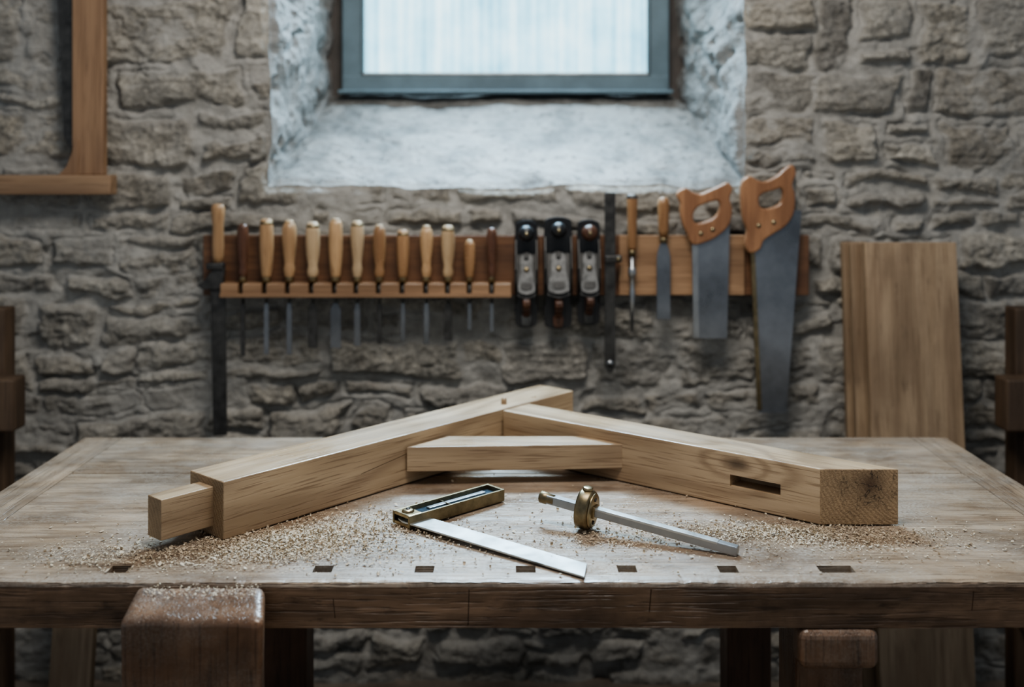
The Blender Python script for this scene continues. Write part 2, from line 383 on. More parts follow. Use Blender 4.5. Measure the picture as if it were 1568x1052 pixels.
# sill plaster
m,nt,b=newmat('sill_plaster')
co=N(nt,'ShaderNodeTexCoord').outputs['Object']
n1=noise_(nt,co,7,9,0.7,0.2); n2=noise_(nt,co,60,4,0.6)
c=mix(nt,ramp(nt,n1,[(0.38,0.0),(0.62,1.0)]),(0.145,0.142,0.134),(0.33,0.32,0.30))
sp=ramp(nt,noise_(nt,co,36,3,0.5),[(0.60,0.0),(0.66,1.0)])
c=mix(nt,math_(nt,'MULTIPLY',sp,0.65),c,(0.08,0.07,0.062))
nt.links.new(c,b.inputs['Base Color']); b.inputs['Roughness'].default_value=0.62
bp=N(nt,'ShaderNodeBump',{'Strength':0.8,'Distance':0.014,'Height':math_(nt,'ADD',n1,math_(nt,'MULTIPLY',n2,0.3))}); nt.links.new(bp.outputs[0],b.inputs['Normal'])
M_sill=m
S,T=np.meshgrid(np.linspace(0,1,240),np.linspace(0,1,110))
P0,P1,P2,P3=[np.array(p) for p in ((OX0,WY,OZ0),(OX1,WY,OZ0),(IX1,IY,IZ0),(IX0,IY,IZ0))]
Bp=((1-S)*(1-T))[...,None]*P0+(S*(1-T))[...,None]*P1+(S*T)[...,None]*P2+((1-S)*T)[...,None]*P3
Vv=Bp+shared(Bp); d=sst(T/0.05)*sst(S/0.03)*sst((1-S)/0.03)
Vv[...,2]+=d*(0.008+0.018*fbm(Bp[...,0]*6,Bp[...,1]*6,120,5)+0.005*fbm(Bp[...,0]*30,Bp[...,1]*30,121))
gridmesh('window_sill_slope',Vv,None,None,M_sill,parent=wall)

# window
win=empty('window_1')
mb=MB()
gx0,gx1,gz0,gz1=-0.470,0.430,1.674,2.36
fy=IY-0.03
FX0,FX1,FZ0=-0.532,0.492,1.615
mb.box((gx0-FX0,0.05,2.42-FZ0),((gx0+FX0)/2,fy,(2.42+FZ0)/2),M_frame,bevel=0.006)
mb.box((FX1-gx1,0.05,2.42-FZ0),((gx1+FX1)/2,fy,(2.42+FZ0)/2),M_frame,bevel=0.006)
mb.box((FX1-FX0,0.052,gz0-FZ0),((FX0+FX1)/2,fy-0.001,(gz0+FZ0)/2),M_frame,bevel=0.006)
mb.box((FX1-FX0,0.052,0.06),((FX0+FX1)/2,fy-0.001,2.39),M_frame,bevel=0.006)
mb.box((FX1-FX0+0.02,0.03,0.012),((FX0+FX1)/2,fy-0.03,FZ0+0.006),M_frame,bevel=0.004)
mb.box((0.008,0.02,gz1-gz0),(gx0+0.004,fy-0.02,(gz0+gz1)/2),M_frame,bevel=0.002)
mb.box((0.008,0.02,gz1-gz0),(gx1-0.004,fy-0.02,(gz0+gz1)/2),M_frame,bevel=0.002)
mb.box((gx1-gx0,0.02,0.008),((gx0+gx1)/2,fy-0.02,gz0+0.004),M_bright,bevel=0.002)
mb.done('frame',win)
mb=MB()
mb.box((0.16,0.05,1.1),(FX0-0.075,IY+0.02,2.0),M_frameo,bevel=0.006)
mb.box((0.16,0.05,1.1),(FX1+0.075,IY+0.02,2.0),M_frameo,bevel=0.006)
mb.box((1.4,0.05,0.10),(-0.02,IY+0.03,FZ0-0.04),M_frameo,bevel=0.006)
mb.box((1.4,0.05,0.10),(-0.02,IY+0.02,2.45),M_frameo,bevel=0.006)
mb.done('outer_frame',win)
m,nt,b=newmat('ribbed_daylight_glass')
co=N(nt,'ShaderNodeTexCoord').outputs['Object']
st=noise_(nt,vscale(nt,co,(22,1,0.7)),1,3,0.6)
fi=math_(nt,'MULTIPLY_ADD',math_(nt,'SINE',math_(nt,'MULTIPLY',N(nt,'ShaderNodeSeparateXYZ',{0:co}).outputs[0],210.0)),0.5,0.5)
cl=noise_(nt,co,7,5,0.6)
f=math_(nt,'ADD',math_(nt,'MULTIPLY',st,0.50),math_(nt,'ADD',math_(nt,'MULTIPLY',fi,0.07),math_(nt,'MULTIPLY',cl,0.46)))
c=ramp(nt,f,[(0.36,(0.14,0.42,0.58)),(0.52,(0.36,0.70,0.84)),(0.66,(0.62,0.88,0.96))])
nt.links.new(c,b.inputs['Emission Color']); b.inputs['Emission Strength'].default_value=2.5
b.inputs['Base Color'].default_value=(0.1,0.15,0.17,1); b.inputs['Roughness'].default_value=0.3
mb=MB(); mb.box((gx1-gx0+0.01,0.006,gz1-gz0+0.01),((gx0+gx1)/2,fy+0.004,(gz0+gz1)/2),m,bevel=0.001); mb.done('glass_pane',win)

# floor
m,nt,b=newmat('floor_flagstone')
co=N(nt,'ShaderNodeTexCoord').outputs['Object']
n1=noise_(nt,co,6,8,0.7)
c=mix(nt,ramp(nt,n1,[(0.35,0.0),(0.65,1.0)]),(0.15,0.12,0.095),(0.30,0.25,0.20))
nt.links.new(c,b.inputs['Base Color']); b.inputs['Roughness'].default_value=0.85
bp=N(nt,'ShaderNodeBump',{'Strength':0.5,'Distance':0.01,'Height':n1}); nt.links.new(bp.outputs[0],b.inputs['Normal'])
mb=MB(); mb.box((5.2,4.6,0.1),(0,0.56,-0.05),m,bevel=0.0); mb.done('floor')

# ------------------------------------------------------------------ workbench
BX0,BX1,BY0,BY1=-0.992,1.008,1.585,2.435
TH=0.072
bench=empty('workbench')
def roughplank(name,x0,x1,y0,y1,z0,z1,mat,nx,ny,wear,front=False,parent=None):
    bm=bmesh.new()
    nz=9
    X=np.linspace(x0,x1,nx);Y=np.linspace(y0,y1,ny);Zs=np.linspace(z0,z1,nz)
    if front: Y=np.concatenate([[y0,y0+0.004,y0+0.010],np.linspace(y0+0.02,y1,ny-3)]); Zs=np.concatenate([np.linspace(z0,z1-0.010,nz-2),[z1-0.005,z1]])
    def grid(fn,a,b):
        vs=[[bm.verts.new(fn(i,j)) for j in range(b)] for i in range(a)]
        for i in range(a-1):
            for j in range(b-1): bm.faces.new((vs[i][j],vs[i+1][j],vs[i+1][j+1],vs[i][j+1]))
    grid(lambda i,j:(X[i],Y[j],z1),nx,ny); grid(lambda i,j:(X[i],Y[j],z0),nx,ny)
    grid(lambda i,j:(X[i],y0,Zs[j]),nx,nz); grid(lambda i,j:(X[i],y1,Zs[j]),nx,nz)
    grid(lambda i,j:(x0,Y[i],Zs[j]),ny,nz); grid(lambda i,j:(x1,Y[i],Zs[j]),ny,nz)
    bmesh.ops.remove_doubles(bm,verts=bm.verts,dist=1e-5)
    bmesh.ops.recalc_face_normals(bm,faces=bm.faces)
    for v in bm.verts:
        x,y,z=v.co
        top=abs(z-z1)<1e-5; fr=abs(y-y0)<1e-5; bk=abs(y-y1)<1e-5
        n=mn.noise(Vector((x*9,y*9,z*9+3))); n2=mn.noise(Vector((x*45,y*45,z*45)))
        if top: v.co.z+= -0.0015+0.0012*mn.noise(Vector((x*5,y*7,0)))
        if fr: v.co.y+=0.0025*n+0.001*n2+0.002
        if front:
            nx_=mn.noise(Vector((x*10,0,3))); nx2=mn.noise(Vector((x*48,0,8)))
            a=0.0015+wear*max(0,nx_+0.15)+wear*0.7*max(0,nx2)
            w1=max(0,1-(y-y0)/0.014); w2=max(0,1-(z1-z)/0.014)
            if top: v.co.z-=a*w1**1.5
            if fr: v.co.y+=a*0.7*w2**1.5
        elif top and (bk or fr): v.co.z-=0.0015
    me=bpy.data.meshes.new(name); bm.to_mesh(me); bm.free(); me.materials.append(mat)
    ob=bpy.data.objects.new(name,me); COL.objects.link(ob)
    if parent: ob.parent=parent
    return ob
def boolean(ob,cut):
    bpy.context.view_layer.update()
    md=ob.modifiers.new('b','BOOLEAN'); md.operation='DIFFERENCE'; md.solver='EXACT'; md.object=cut
    bpy.context.view_layer.update()
    dg=bpy.context.evaluated_depsgraph_get()
    me=bpy.data.meshes.new_from_object(ob.evaluated_get(dg))
    ob.modifiers.clear(); old=ob.data; nm=old.name; ob.data=me; bpy.data.meshes.remove(old); me.name=nm
    bpy.data.objects.remove(cut)
g=0.0012
fp=roughplank('front_plank',BX0,BX1,BY0,1.86-g,BT-TH,BT,M_bench,360,26,0.009,True,bench)
cutm=MB()
for x,w in ((-.615,.030),(-.2955,.030),(-.137,.030),(.0215,.031),(.18,.030),(.338,.030),(.507,.054)):
    cutm.box((w,0.028,0.2),(x,1.636,BT),M_leg,bevel=0)
for x,w,dz,an in ((-.066,.0012,.055,.03),(.21,.0014,.035,.08),(-.27,.0010,.03,-.1),(.70,.0012,.03,.1)):
    cutm.box((w,0.02,dz),(x,1.588,BT-TH/2+(0.005 if an>0.05 else -0.006)),M_leg,bevel=0,rot=Matrix.Rotation(an,4,'Y'))
cut=cutm.done('cut')
boolean(fp,cut)
while len(fp.data.materials)<3: fp.data.materials.append(M_edge_shaded)
fp.data.materials[2]=M_edge_shaded
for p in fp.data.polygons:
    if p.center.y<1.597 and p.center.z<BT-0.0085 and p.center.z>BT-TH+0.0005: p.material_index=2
roughplank('middle_plank',-0.905,0.925,1.86+g,2.15-g,BT-0.045,BT,M_bench,120,16,0.001,parent=bench)
roughplank('rear_plank',-0.905,0.925,2.15+g,BY1,BT-0.045,BT,M_bench,120,16,0.001,parent=bench)
roughplank('end_board_1',BX0,-0.905-g*1.5,1.86+g,BY1,BT-0.055,BT,M_benchy,10,40,0.001,parent=bench)
roughplank('end_board_2',0.925+g*1.5,BX1,1.86+g,BY1,BT-0.055,BT,M_benchy,10,40,0.001,parent=bench)
mb=MB()
zt=BT-TH
mb.box((0.12,0.11,zt),(-0.50,1.665,zt/2),M_leg,bevel=0.006)
mb.box((0.104,0.11,zt),(0.490,1.665,zt/2),M_chop,bevel=0.006)
for x in (-0.50,0.522):
    mb.box((0.097,0.09,zt+0.02),(x,2.34,(zt+0.02)/2),M_leg,bevel=0.006)
mb.box((0.90,0.04,0.10),(0,2.34,0.12),M_leg,bevel=0.004)
for x in (-0.50,0.51): mb.box((0.05,0.6,0.09),(x,2.0,0.18),M_leg,bevel=0.004)
mb.done('legs',bench)
mb=MB(); mb.box((0.122,0.05,0.062),(0.496,1.605,zt-0.032),M_chop,bevel=0.014,seg=4); mb.done('leg_shoulder',bench)
tb=bmesh.new(); bmesh.ops.create_cube(tb,size=1.0)
for v in tb.verts: v.co=Vector((v.co.x*0.206,v.co.y*0.083,v.co.z*0.72))
bmesh.ops.bevel(tb,geom=[e for e in tb.edges],offset=0.015,segments=4,affect='EDGES',profile=0.6)
bmesh.ops.subdivide_edges(tb,edges=[e for e in tb.edges if e.calc_length()>0.04],cuts=14,use_grid_fill=True)
for v in tb.verts:
    p=v.co; t=(p.y+0.0415)/0.083
    p.x-=0.016*t*(1 if p.x>0 else 0)*min(1,abs(p.x)/0.05)
    if p.z>0.30:
        p.z-=0.020*max(0,1-t)*max(0,(p.z-0.30)/0.06)
        p.z+=0.005*mn.noise(Vector((p.x*18,p.y*18,1)))
    p.y+=0.003*mn.noise(Vector((p.x*12,p.z*12,5))); p.x+=0.002*mn.noise(Vector((p.x*12,p.z*14,9)))
mb=MB(); mb.merge(tb,M_chop,Matrix.Translation((-0.461,1.541,0.757-0.36)),smooth=True)
mb.lathe([(0.018,0),(0.022,0.01),(0.02,0.08),(0.033,0.085),(0.033,0.12),(0.02,0.13)],M_steeld,Matrix.Translation((-0.461,1.51,0.42))@Matrix.Rotation(math.pi/2,4,'X'))
mb.done('leg_vise_chop',bench)

# ------------------------------------------------------------------ oak timber frame
frame=empty('oak_timber_frame')
def prism_obj(name,pts,z0,z1,ang,mat,bevel=0.0015,parent=None):
    o=Vector((pts[0][0],pts[0][1])); ca,sa=math.cos(-ang),math.sin(-ang)
    bm=bmesh.new(); lo=[];hi=[]
    for p in pts:
        q=Vector(p)-o; l=(q.x*ca-q.y*sa,q.x*sa+q.y*ca)
        lo.append(bm.verts.new((l[0],l[1],0))); hi.append(bm.verts.new((l[0],l[1],z1-z0)))
    bm.faces.new(lo[::-1]); bm.faces.new(hi); n=len(pts)
    for k in range(n): bm.faces.new((lo[k],lo[(k+1)%n],hi[(k+1)%n],hi[k]))
    bmesh.ops.recalc_face_normals(bm,faces=bm.faces)
    if bevel: bmesh.ops.bevel(bm,geom=list(bm.edges),offset=bevel,segments=2,affect='EDGES',profile=0.5)
    me=bpy.data.meshes.new(name); bm.to_mesh(me); bm.free(); me.materials.append(mat)
    ob=bpy.data.objects.new(name,me); COL.objects.link(ob)
    ob.location=(o.x,o.y,z0); ob.rotation_euler=(0,0,ang)
    if parent: ob.parent=parent
    return ob
def set_end(ob,mat,test):
    ob.data.materials.append(mat); k=len(ob.data.materials)-1
    for p in ob.data.polygons:
        if test(p): p.material_index=k
TT=BT+0.0985; ZB=BT+0.0005
LA=math.atan2(0.750,0.661); d1=Vector((math.cos(LA),math.sin(LA))); p1=Vector((-d1.y,d1.x))
E=Vector((-0.485,1.756)); LL=0.953; LW=0.103
lr=prism_obj('left_rafter',[E,E+d1*LL,E+d1*LL+p1*LW,E+p1*LW],ZB,TT,LA,M_oakL,0.002,frame)
cm=MB(); cm.box((0.12,0.012,0.0012),(0.36,0.0,0.052),M_oakL,bevel=0,rot=Matrix.Rotation(-0.12,4,'Y')); cm.box((0.07,0.01,0.001),(0.52,0.0,0.035),M_oakL,bevel=0,rot=Matrix.Rotation(-0.05,4,'Y'))
cut=cm.done('cut',M=Matrix.Translation((E.x,E.y,ZB))@Matrix.Rotation(LA,4,'Z')); boolean(lr,cut)
M_endL=endgrain('oak_end_grain_a',(0.0,0.13,-0.03))
set_end(lr,M_endL,lambda p:abs(p.normal.x)>0.9)
tc=E+p1*(LW/2)
tw=0.021
tn=prism_obj('tenon',[tc+d1*0.01-p1*tw,tc+d1*0.01+p1*tw,tc-d1*0.097+p1*tw,tc-d1*0.097-p1*tw],BT+0.018,BT+0.085,LA,M_oakL,0.0012,frame)
set_end(tn,M_endL,lambda p:p.normal.x<-0.9)
A=Vector((-0.0195,2.2725));Bq=Vector((.540,1.832));Cq=Vector((.678,1.832));Dq=Vector((.0375,2.3365))
RA=math.atan2(Bq.y-A.y,Bq.x-A.x)
rr_=prism_obj('right_rafter',[A,Bq,Cq,Dq],ZB,TT,RA,M_oakR,0.002,frame)
mc=A+(Bq-A)*0.8275
cm=MB(); cm.box((0.099,0.09,0.021),(0,0,0),M_oakR,bevel=0)
cut=cm.done('cut',M=Matrix.Translation((mc.x,mc.y,0.807))@Matrix.Rotation(RA,4,'Z'))
boolean(rr_,cut)
def tolocal(x,y,z):
    q=Vector((x,y))-A; c_,s_=math.cos(-RA),math.sin(-RA); return (q.x*c_-q.y*s_,q.x*s_+q.y*c_,z-ZB)
M_endR=endgrain('oak_end_grain_b',tolocal(.74,1.832,.90),tolocal(.628,1.832,.832))
nl=(math.sin(-RA),-math.cos(-RA))
set_end(rr_,M_endR,lambda p:p.normal.x*nl[0]+p.normal.y*nl[1]>0.97 and abs(p.normal.z)<0.3)
prism_obj('collar',[(-.208,2.062),(.2205,2.084),(.148,2.146),(-.132,2.146)],0.786,0.835,0.05,M_oakC,0.0015,frame)
mb=MB(); mb.lathe([(0.0065,0),(0.0065,0.030),(0.004,0.034)],M_oakL,Matrix.Translation((-0.018,2.335,TT-0.02)),seg=10)
mb.lathe([(0.005,0),(0.005,0.022)],M_oakL,Matrix.Translation((0.05,2.40,TT-0.02)),seg=10)
mb.done('pegs',frame)

# ------------------------------------------------------------------ sliding bevel
mb=MB()
sa=math.atan2(0.150,0.160)
S0=Vector((-0.187,1.832))
MS=Matrix.Translation((S0.x,S0.y,BT+0.001))@Matrix.Rotation(sa,4,'Z')
L,Wd,Ht=0.225,0.048,0.022
mb.box((L,0.004,Ht),(L/2-0.01,-Wd/2+0.002,Ht/2),M_brassd,MS,bevel=0.001)
mb.box((L,0.004,Ht),(L/2-0.01,Wd/2-0.002,Ht/2),M_brassd,MS,bevel=0.001)
mb.box((0.005,Wd-0.007,Ht),(L-0.0125,0,Ht/2),M_brassd,MS,bevel=0.001)
mb.box((0.030,Wd-0.007,0.006),(0.006,0,Ht-0.003),M_brass,MS,bevel=0.0012)
mb.box((0.030,Wd-0.007,0.006),(0.006,0,0.003),M_brass,MS,bevel=0.0012)
mb.box((L-0.05,Wd-0.007,0.014),(L/2+0.01,0,0.007),M_inlay,MS,bevel=0.001)
mb.box((L-0.09,0.010,0.003),(L/2+0.01,0.006,0.0155),M_steel,MS,bevel=0.001)
mb.box((L-0.06,0.0015,0.004),(L/2+0.01,-0.010,0.015),M_bright,MS,bevel=0.0004)
mb.box((0.0015,Wd-0.008,0.006),(L*0.42,0,0.015),M_brass,MS,bevel=0.0004)
mb.lathe([(0.011,0),(0.011,0.003),(0.008,0.005)],M_brass,MS@Matrix.Translation((0.006,0,Ht-0.001)))
mb.lathe([(0.004,0),(0.004,0.0065)],M_steeld,MS@Matrix.Translation((0.006,0,Ht-0.001)))
ba=math.atan2(-0.215,0.285)
MBl=Matrix.Translation((-0.178,1.838,BT+0.0095))@Matrix.Rotation(ba,4,'Z')@Matrix.Rotation(0.018,4,'Y')
pts=[(-0.022,-0.016),(-0.010,-0.0225),(0.354,-0.0225),(0.378,0.0225),(0.0,0.0225),(-0.018,0.014)]
mb.prism(pts,0.003,M_bright,MBl@Matrix.Rotation(-math.pi/2,4,'X')@Matrix.Scale(-1,4,(0,0,1)),bevel=0.0005,seg=1)
mb.done('sliding_bevel_gauge')

# ------------------------------------------------------------------ marking gauge
mb=MB()
c0=Vector((.128,1.81,.7955)); dd=Vector((.22,-.11,-.0265)); Ld=dd.length; dn=dd.normalized()
zq=dn; xq=Vector((0,0,1)).cross(zq).normalized(); yq=zq.cross(xq)
MG=Matrix.Translation(c0)@Matrix((xq,yq,zq)).transposed().to_4x4()
mb.box((0.015,0.015,Ld+0.10),(0,0,(Ld-0.06)/2+0.0),M_steel,MG,bevel=0.0015)
mb.box((0.0155,0.0045,Ld*0.9),(0,0.0057,Ld/2),M_bright,MG,bevel=0.001)
mb.lathe([(0.026,-0.013),(0.033,-0.011),(0.0345,-0.008),(0.0345,0.008),(0.033,0.011),(0.028,0.0125)],M_brassd,MG,seg=40,sx=0.85)
mb.lathe([(0.030,0.0120),(0.030,0.0145),(0.0285,0.0155)],M_brass,MG,seg=40,sx=0.85)
mb.box((0.020,0.020,0.006),(0,0,0.0165),M_brass,MG,bevel=0.001)
for k in (-1,1): mb.lathe([(0.0035,0.015),(0.0035,0.017)],M_steeld,MG@Matrix.Translation((0,0.02*k,0)),seg=12)
mb.lathe([(0.008,-0.0),(0.009,0.001),(0.009,0.005),(0.007,0.006)],M_brass,MG@Matrix.Translation((0,0.033,0))@Matrix.Rotation(-math.pi/2,4,'X'),seg=24)
mb.lathe([(0.008,-0.088),(0.0105,-0.086),(0.0105,-0.074),(0.009,-0.072),(0.009,-0.06)],M_brassd,MG,seg=24)
mb.done('marking_gauge')

# ------------------------------------------------------------------ shavings
vs=[];fs=[];mi=[]
def flake(x,y,z,sz,curl):
    a=random.uniform(0,math.tau); w=sz*random.uniform(0.3,0.7)*0.5; n=3 if curl else 1
    ti=random.uniform(-0.7,0.7); tx,ty=math.cos(a),math.sin(a); nx,ny=-ty,tx
    b=len(vs); k=random.uniform(0.6,1.8) if curl else random.uniform(-0.3,0.3)
    px,pz=0,0; th=random.uniform(-0.4,0.4)
    for i in range(n+1):
        for sgn in (-1,1):
            vs.append((x+tx*px+nx*w*sgn,y+ty*px+ny*w*sgn,z+abs(pz)+max(0,w*math.sin(ti)*sgn)+0.0003))
        px+=sz/n*math.cos(th); pz+=sz/n*math.sin(th); th+=k
    m_=random.randrange(3)
    for i in range(n): fs.append((b+2*i,b+2*i+1,b+2*i+3,b+2*i+2)); mi.append(m_)
clusters=[(-.37,1.752,.070,.032,7000,.006),(-.29,1.805,.06,.04,3000,.004),(-.24,1.87,.05,.03,700,.002),(.47,1.795,.10,.025,3600,.004),(.60,1.765,.10,.03,1800,.002),(-.64,1.685,.08,.035,1300,.002),
          (-.30,1.70,.12,.05,1500,.002),(.30,1.80,.11,.04,900,.002),(.0,1.9,.30,.08,600,.001),(0,1.78,.45,.08,1200,.001),(-.45,1.70,.09,.03,2600,.003),(.16,1.76,.06,.03,600,.001),(-.12,1.80,.05,.03,600,.001),(0.1,1.72,.5,.06,1800,.001)]
def inside_hole(x,y):
    return 1.62<y<1.652 and any(abs(x-c)<w for c,w in ((-.615,.016),(-.2955,.016),(-.137,.016),(.0215,.016),(.18,.016),(.338,.016),(.507,.028)))
def blocked(x,y):
    p=Vector((x,y))-E; a=p.dot(d1); b_=p.dot(p1)
    if 0.003<a<LL and 0.003<b_<LW: return True
    dr=(Bq-A).normalized(); q=Vector((x,y))-A; n_=Vector((-dr.y,dr.x))
    return 0<q.dot(dr)<0.8 and 0.003<q.dot(n_)<0.085 and y>1.835
for cx,cy,sx,sy,n,ht in clusters:
    for _ in range(n):
        gx,gy=random.gauss(0,1),random.gauss(0,1); x=cx+gx*sx; y=cy+gy*sy
        if not(-0.97<x<0.98 and 1.596<y<2.40) or inside_hole(x,y) or blocked(x,y): continue
        hz=ht*math.exp(-(gx*gx+gy*gy)/1.2)*random.random()
        big=random.random()
        flake(x,y,BT+hz,random.uniform(0.003,0.008) if big<0.18 else random.uniform(0.001,0.003),big<0.14)
for _ in range(420):
    flake(random.uniform(-.545,-.38),random.gauss(1.562,.012),0.7545,random.uniform(0.001,0.004),random.random()<0.2)
me=bpy.data.meshes.new('wood_shavings'); me.from_pydata(vs,[],fs)
for k,cc in enumerate(((0.62,0.50,0.36),(0.55,0.43,0.30),(0.70,0.59,0.44))):
    m,nt,b=newmat('shaving_%d'%k)
    co=N(nt,'ShaderNodeTexCoord').outputs['Object']
    nt.links.new(mix(nt,noise_(nt,co,90,2),tuple(q*0.75 for q in cc),cc),b.inputs['Base Color']); b.inputs['Roughness'].default_value=0.7
    me.materials.append(m)
me.polygons.foreach_set('material_index',mi)
ob=bpy.data.objects.new('wood_shavings',me); COL.objects.link(ob)

# ------------------------------------------------------------------ tool rack
def at(y):
    k=1600.0/y
    return lambda u,v:((u-784)/k,CAMZ-(v-254)/k)
RB=2.785
rack=MB(); f=at(2.77)
x0,z1=f(312,360); x1,z0=f(1238,452)
rack.box((x1-x0,0.022,z1-z0),((x0+x1)/2,RB-0.011,(z0+z1)/2),M_rack,bevel=0.003)
f=at(2.755)
a0,zt1=f(948,360); a1,zt0=f(1140,452)
rack.box((a1-a0,0.010,zt1-zt0),((a0+a1)/2,RB-0.027,(zt0+zt1)/2),M_rackl,bevel=0.002)
f=at(2.74)
LU=[372,408,443,479,514,547,581,617,653,686,719,753]
e0,_=f(342,0); e1,_=f(783,0); _,lz=f(0,443)
rack.box((e1-e0,0.016,0.036),((e0+e1)/2,RB-0.029,lz),M_rackl,bevel=0.002)
cuts=[e0]+[c for u in LU for c in (f(u,0)[0]-0.006,f(u,0)[0]+0.006)]+[e1]
for i in range(0,len(cuts),2):
    rack.box((cuts[i+1]-cuts[i],0.040,0.036),((cuts[i]+cuts[i+1])/2,RB-0.057,lz),M_rackl,bevel=0.003)
rack.box((e1-e0,0.006,0.010),((e0+e1)/2,RB-0.079,lz-0.012),M_rackl,bevel=0.001)
rack.done('tool_rack')

CY=2.730
f=at(CY)
spec=[(372,343,545,3,.0155),(408,335,543,0,.0185),(443,340,543,0,.0185),(479,340,533,1,.0185),(514,337,533,0,.0185),(547,338,530,1,.017),(581,347,527,2,.0165),
      (617,352,523,2,.0165),(653,348,527,0,.0165),(686,345,521,1,.0175),(719,370,505,2,.0145),(753,349,508,3,.0135)]
bw=[.012,.013,.014,.024,.028,.016,.012,.012,.014,.022,.011,.011]
for i,(u,v0,v1,hm,r) in enumerate(spec):
    x,zt=f(u,v0); _,zb_=f(u,v1); _,zl=f(u,432)
    M=Matrix.Translation((x,CY,0))
    mb=MB(); Hh=zt-zl
    if i%3==0: pr=[(.55,0),(.75,.04),(.80,.12),(.66,.22),(.92,.42),(1.02,.62),(1.0,.82),(.85,.95),(.6,1)]
    elif i%3==1: pr=[(.6,0),(.72,.05),(.87,.25),(1.0,.5),(1.0,.75),(.9,.93),(.75,.985),(.5,1)]
    else: pr=[(.55,0),(.66,.03),(.82,.16),(.68,.24),(.72,.3),(.95,.55),(1.04,.72),(1.0,.88),(.75,.97),(.5,1)]
    mb.lathe([(r*a,zl+0.012+(Hh-0.012)*b_) for a,b_ in pr],H[hm],M)
    if hm in(0,1,2): mb.lathe([(r*0.82,zt-0.016),(r*0.93,zt-0.014),(r*0.93,zt-0.008),(r*0.8,zt-0.007)] if i%2 else [(r*0.6,zt-0.003),(r*0.62,zt+0.002),(r*0.45,zt+0.005)],M_brassd if i%2 else H[1],M)
    mb.lathe([(r*0.62,zl-0.002),(r*0.62,zl+0.014),(r*0.55,zl+0.017)],M_brassd,M)
    mb.lathe([(0.0048,zl+0.002),(0.0050,zl-0.04),(0.0046,zl-0.055)],M_steeld,M,seg=10)
    w=bw[i]; zs_=zl-0.05
    pts=[(-0.0045,zs_),(-w/2,zs_-0.022),(-w/2,zb_+0.001),(w/2,zb_),(w/2,zs_-0.022),(0.0045,zs_)]
    mb.prism(pts,0.004,M_saw if i%3 else M_steeld,M,bevel=0.0006,seg=1)
    mb.done('wood_chisel')
mb=MB(); x,zt=f(334,312); _,zg=f(0,404); _,zg2=f(0,440); _,ze=f(0,666); M=Matrix.Translation((x,CY,0))
mb.lathe([(.012,zg),(.0145,zg+.02),(.016,zg+.05),(.0145,zg+.10),(.0175,zt-.03),(.0185,zt-.012),(.014,zt-.002),(.009,zt)],H[0],M,sx=1,sy=.8)
mb.box((0.045,0.03,0.018),(-0.006,0,zg-0.006),M_steeld,M,bevel=0.004)
mb.prism([(-.034,zg2+.018),(-.055,zg2+.006),(-.034,zg2-.006),(.014,zg2-.004),(.018,zg2+.05),(-.01,zg2+.05)],0.02,M_steeld,M,bevel=0.003)
mb.prism([(-.020,zg2),(.020,zg2),(.0235,ze),(-.012,ze-.002)],0.004,M_steeld,M,bevel=0.0006,seg=1)
mb.done('long_slick_chisel')

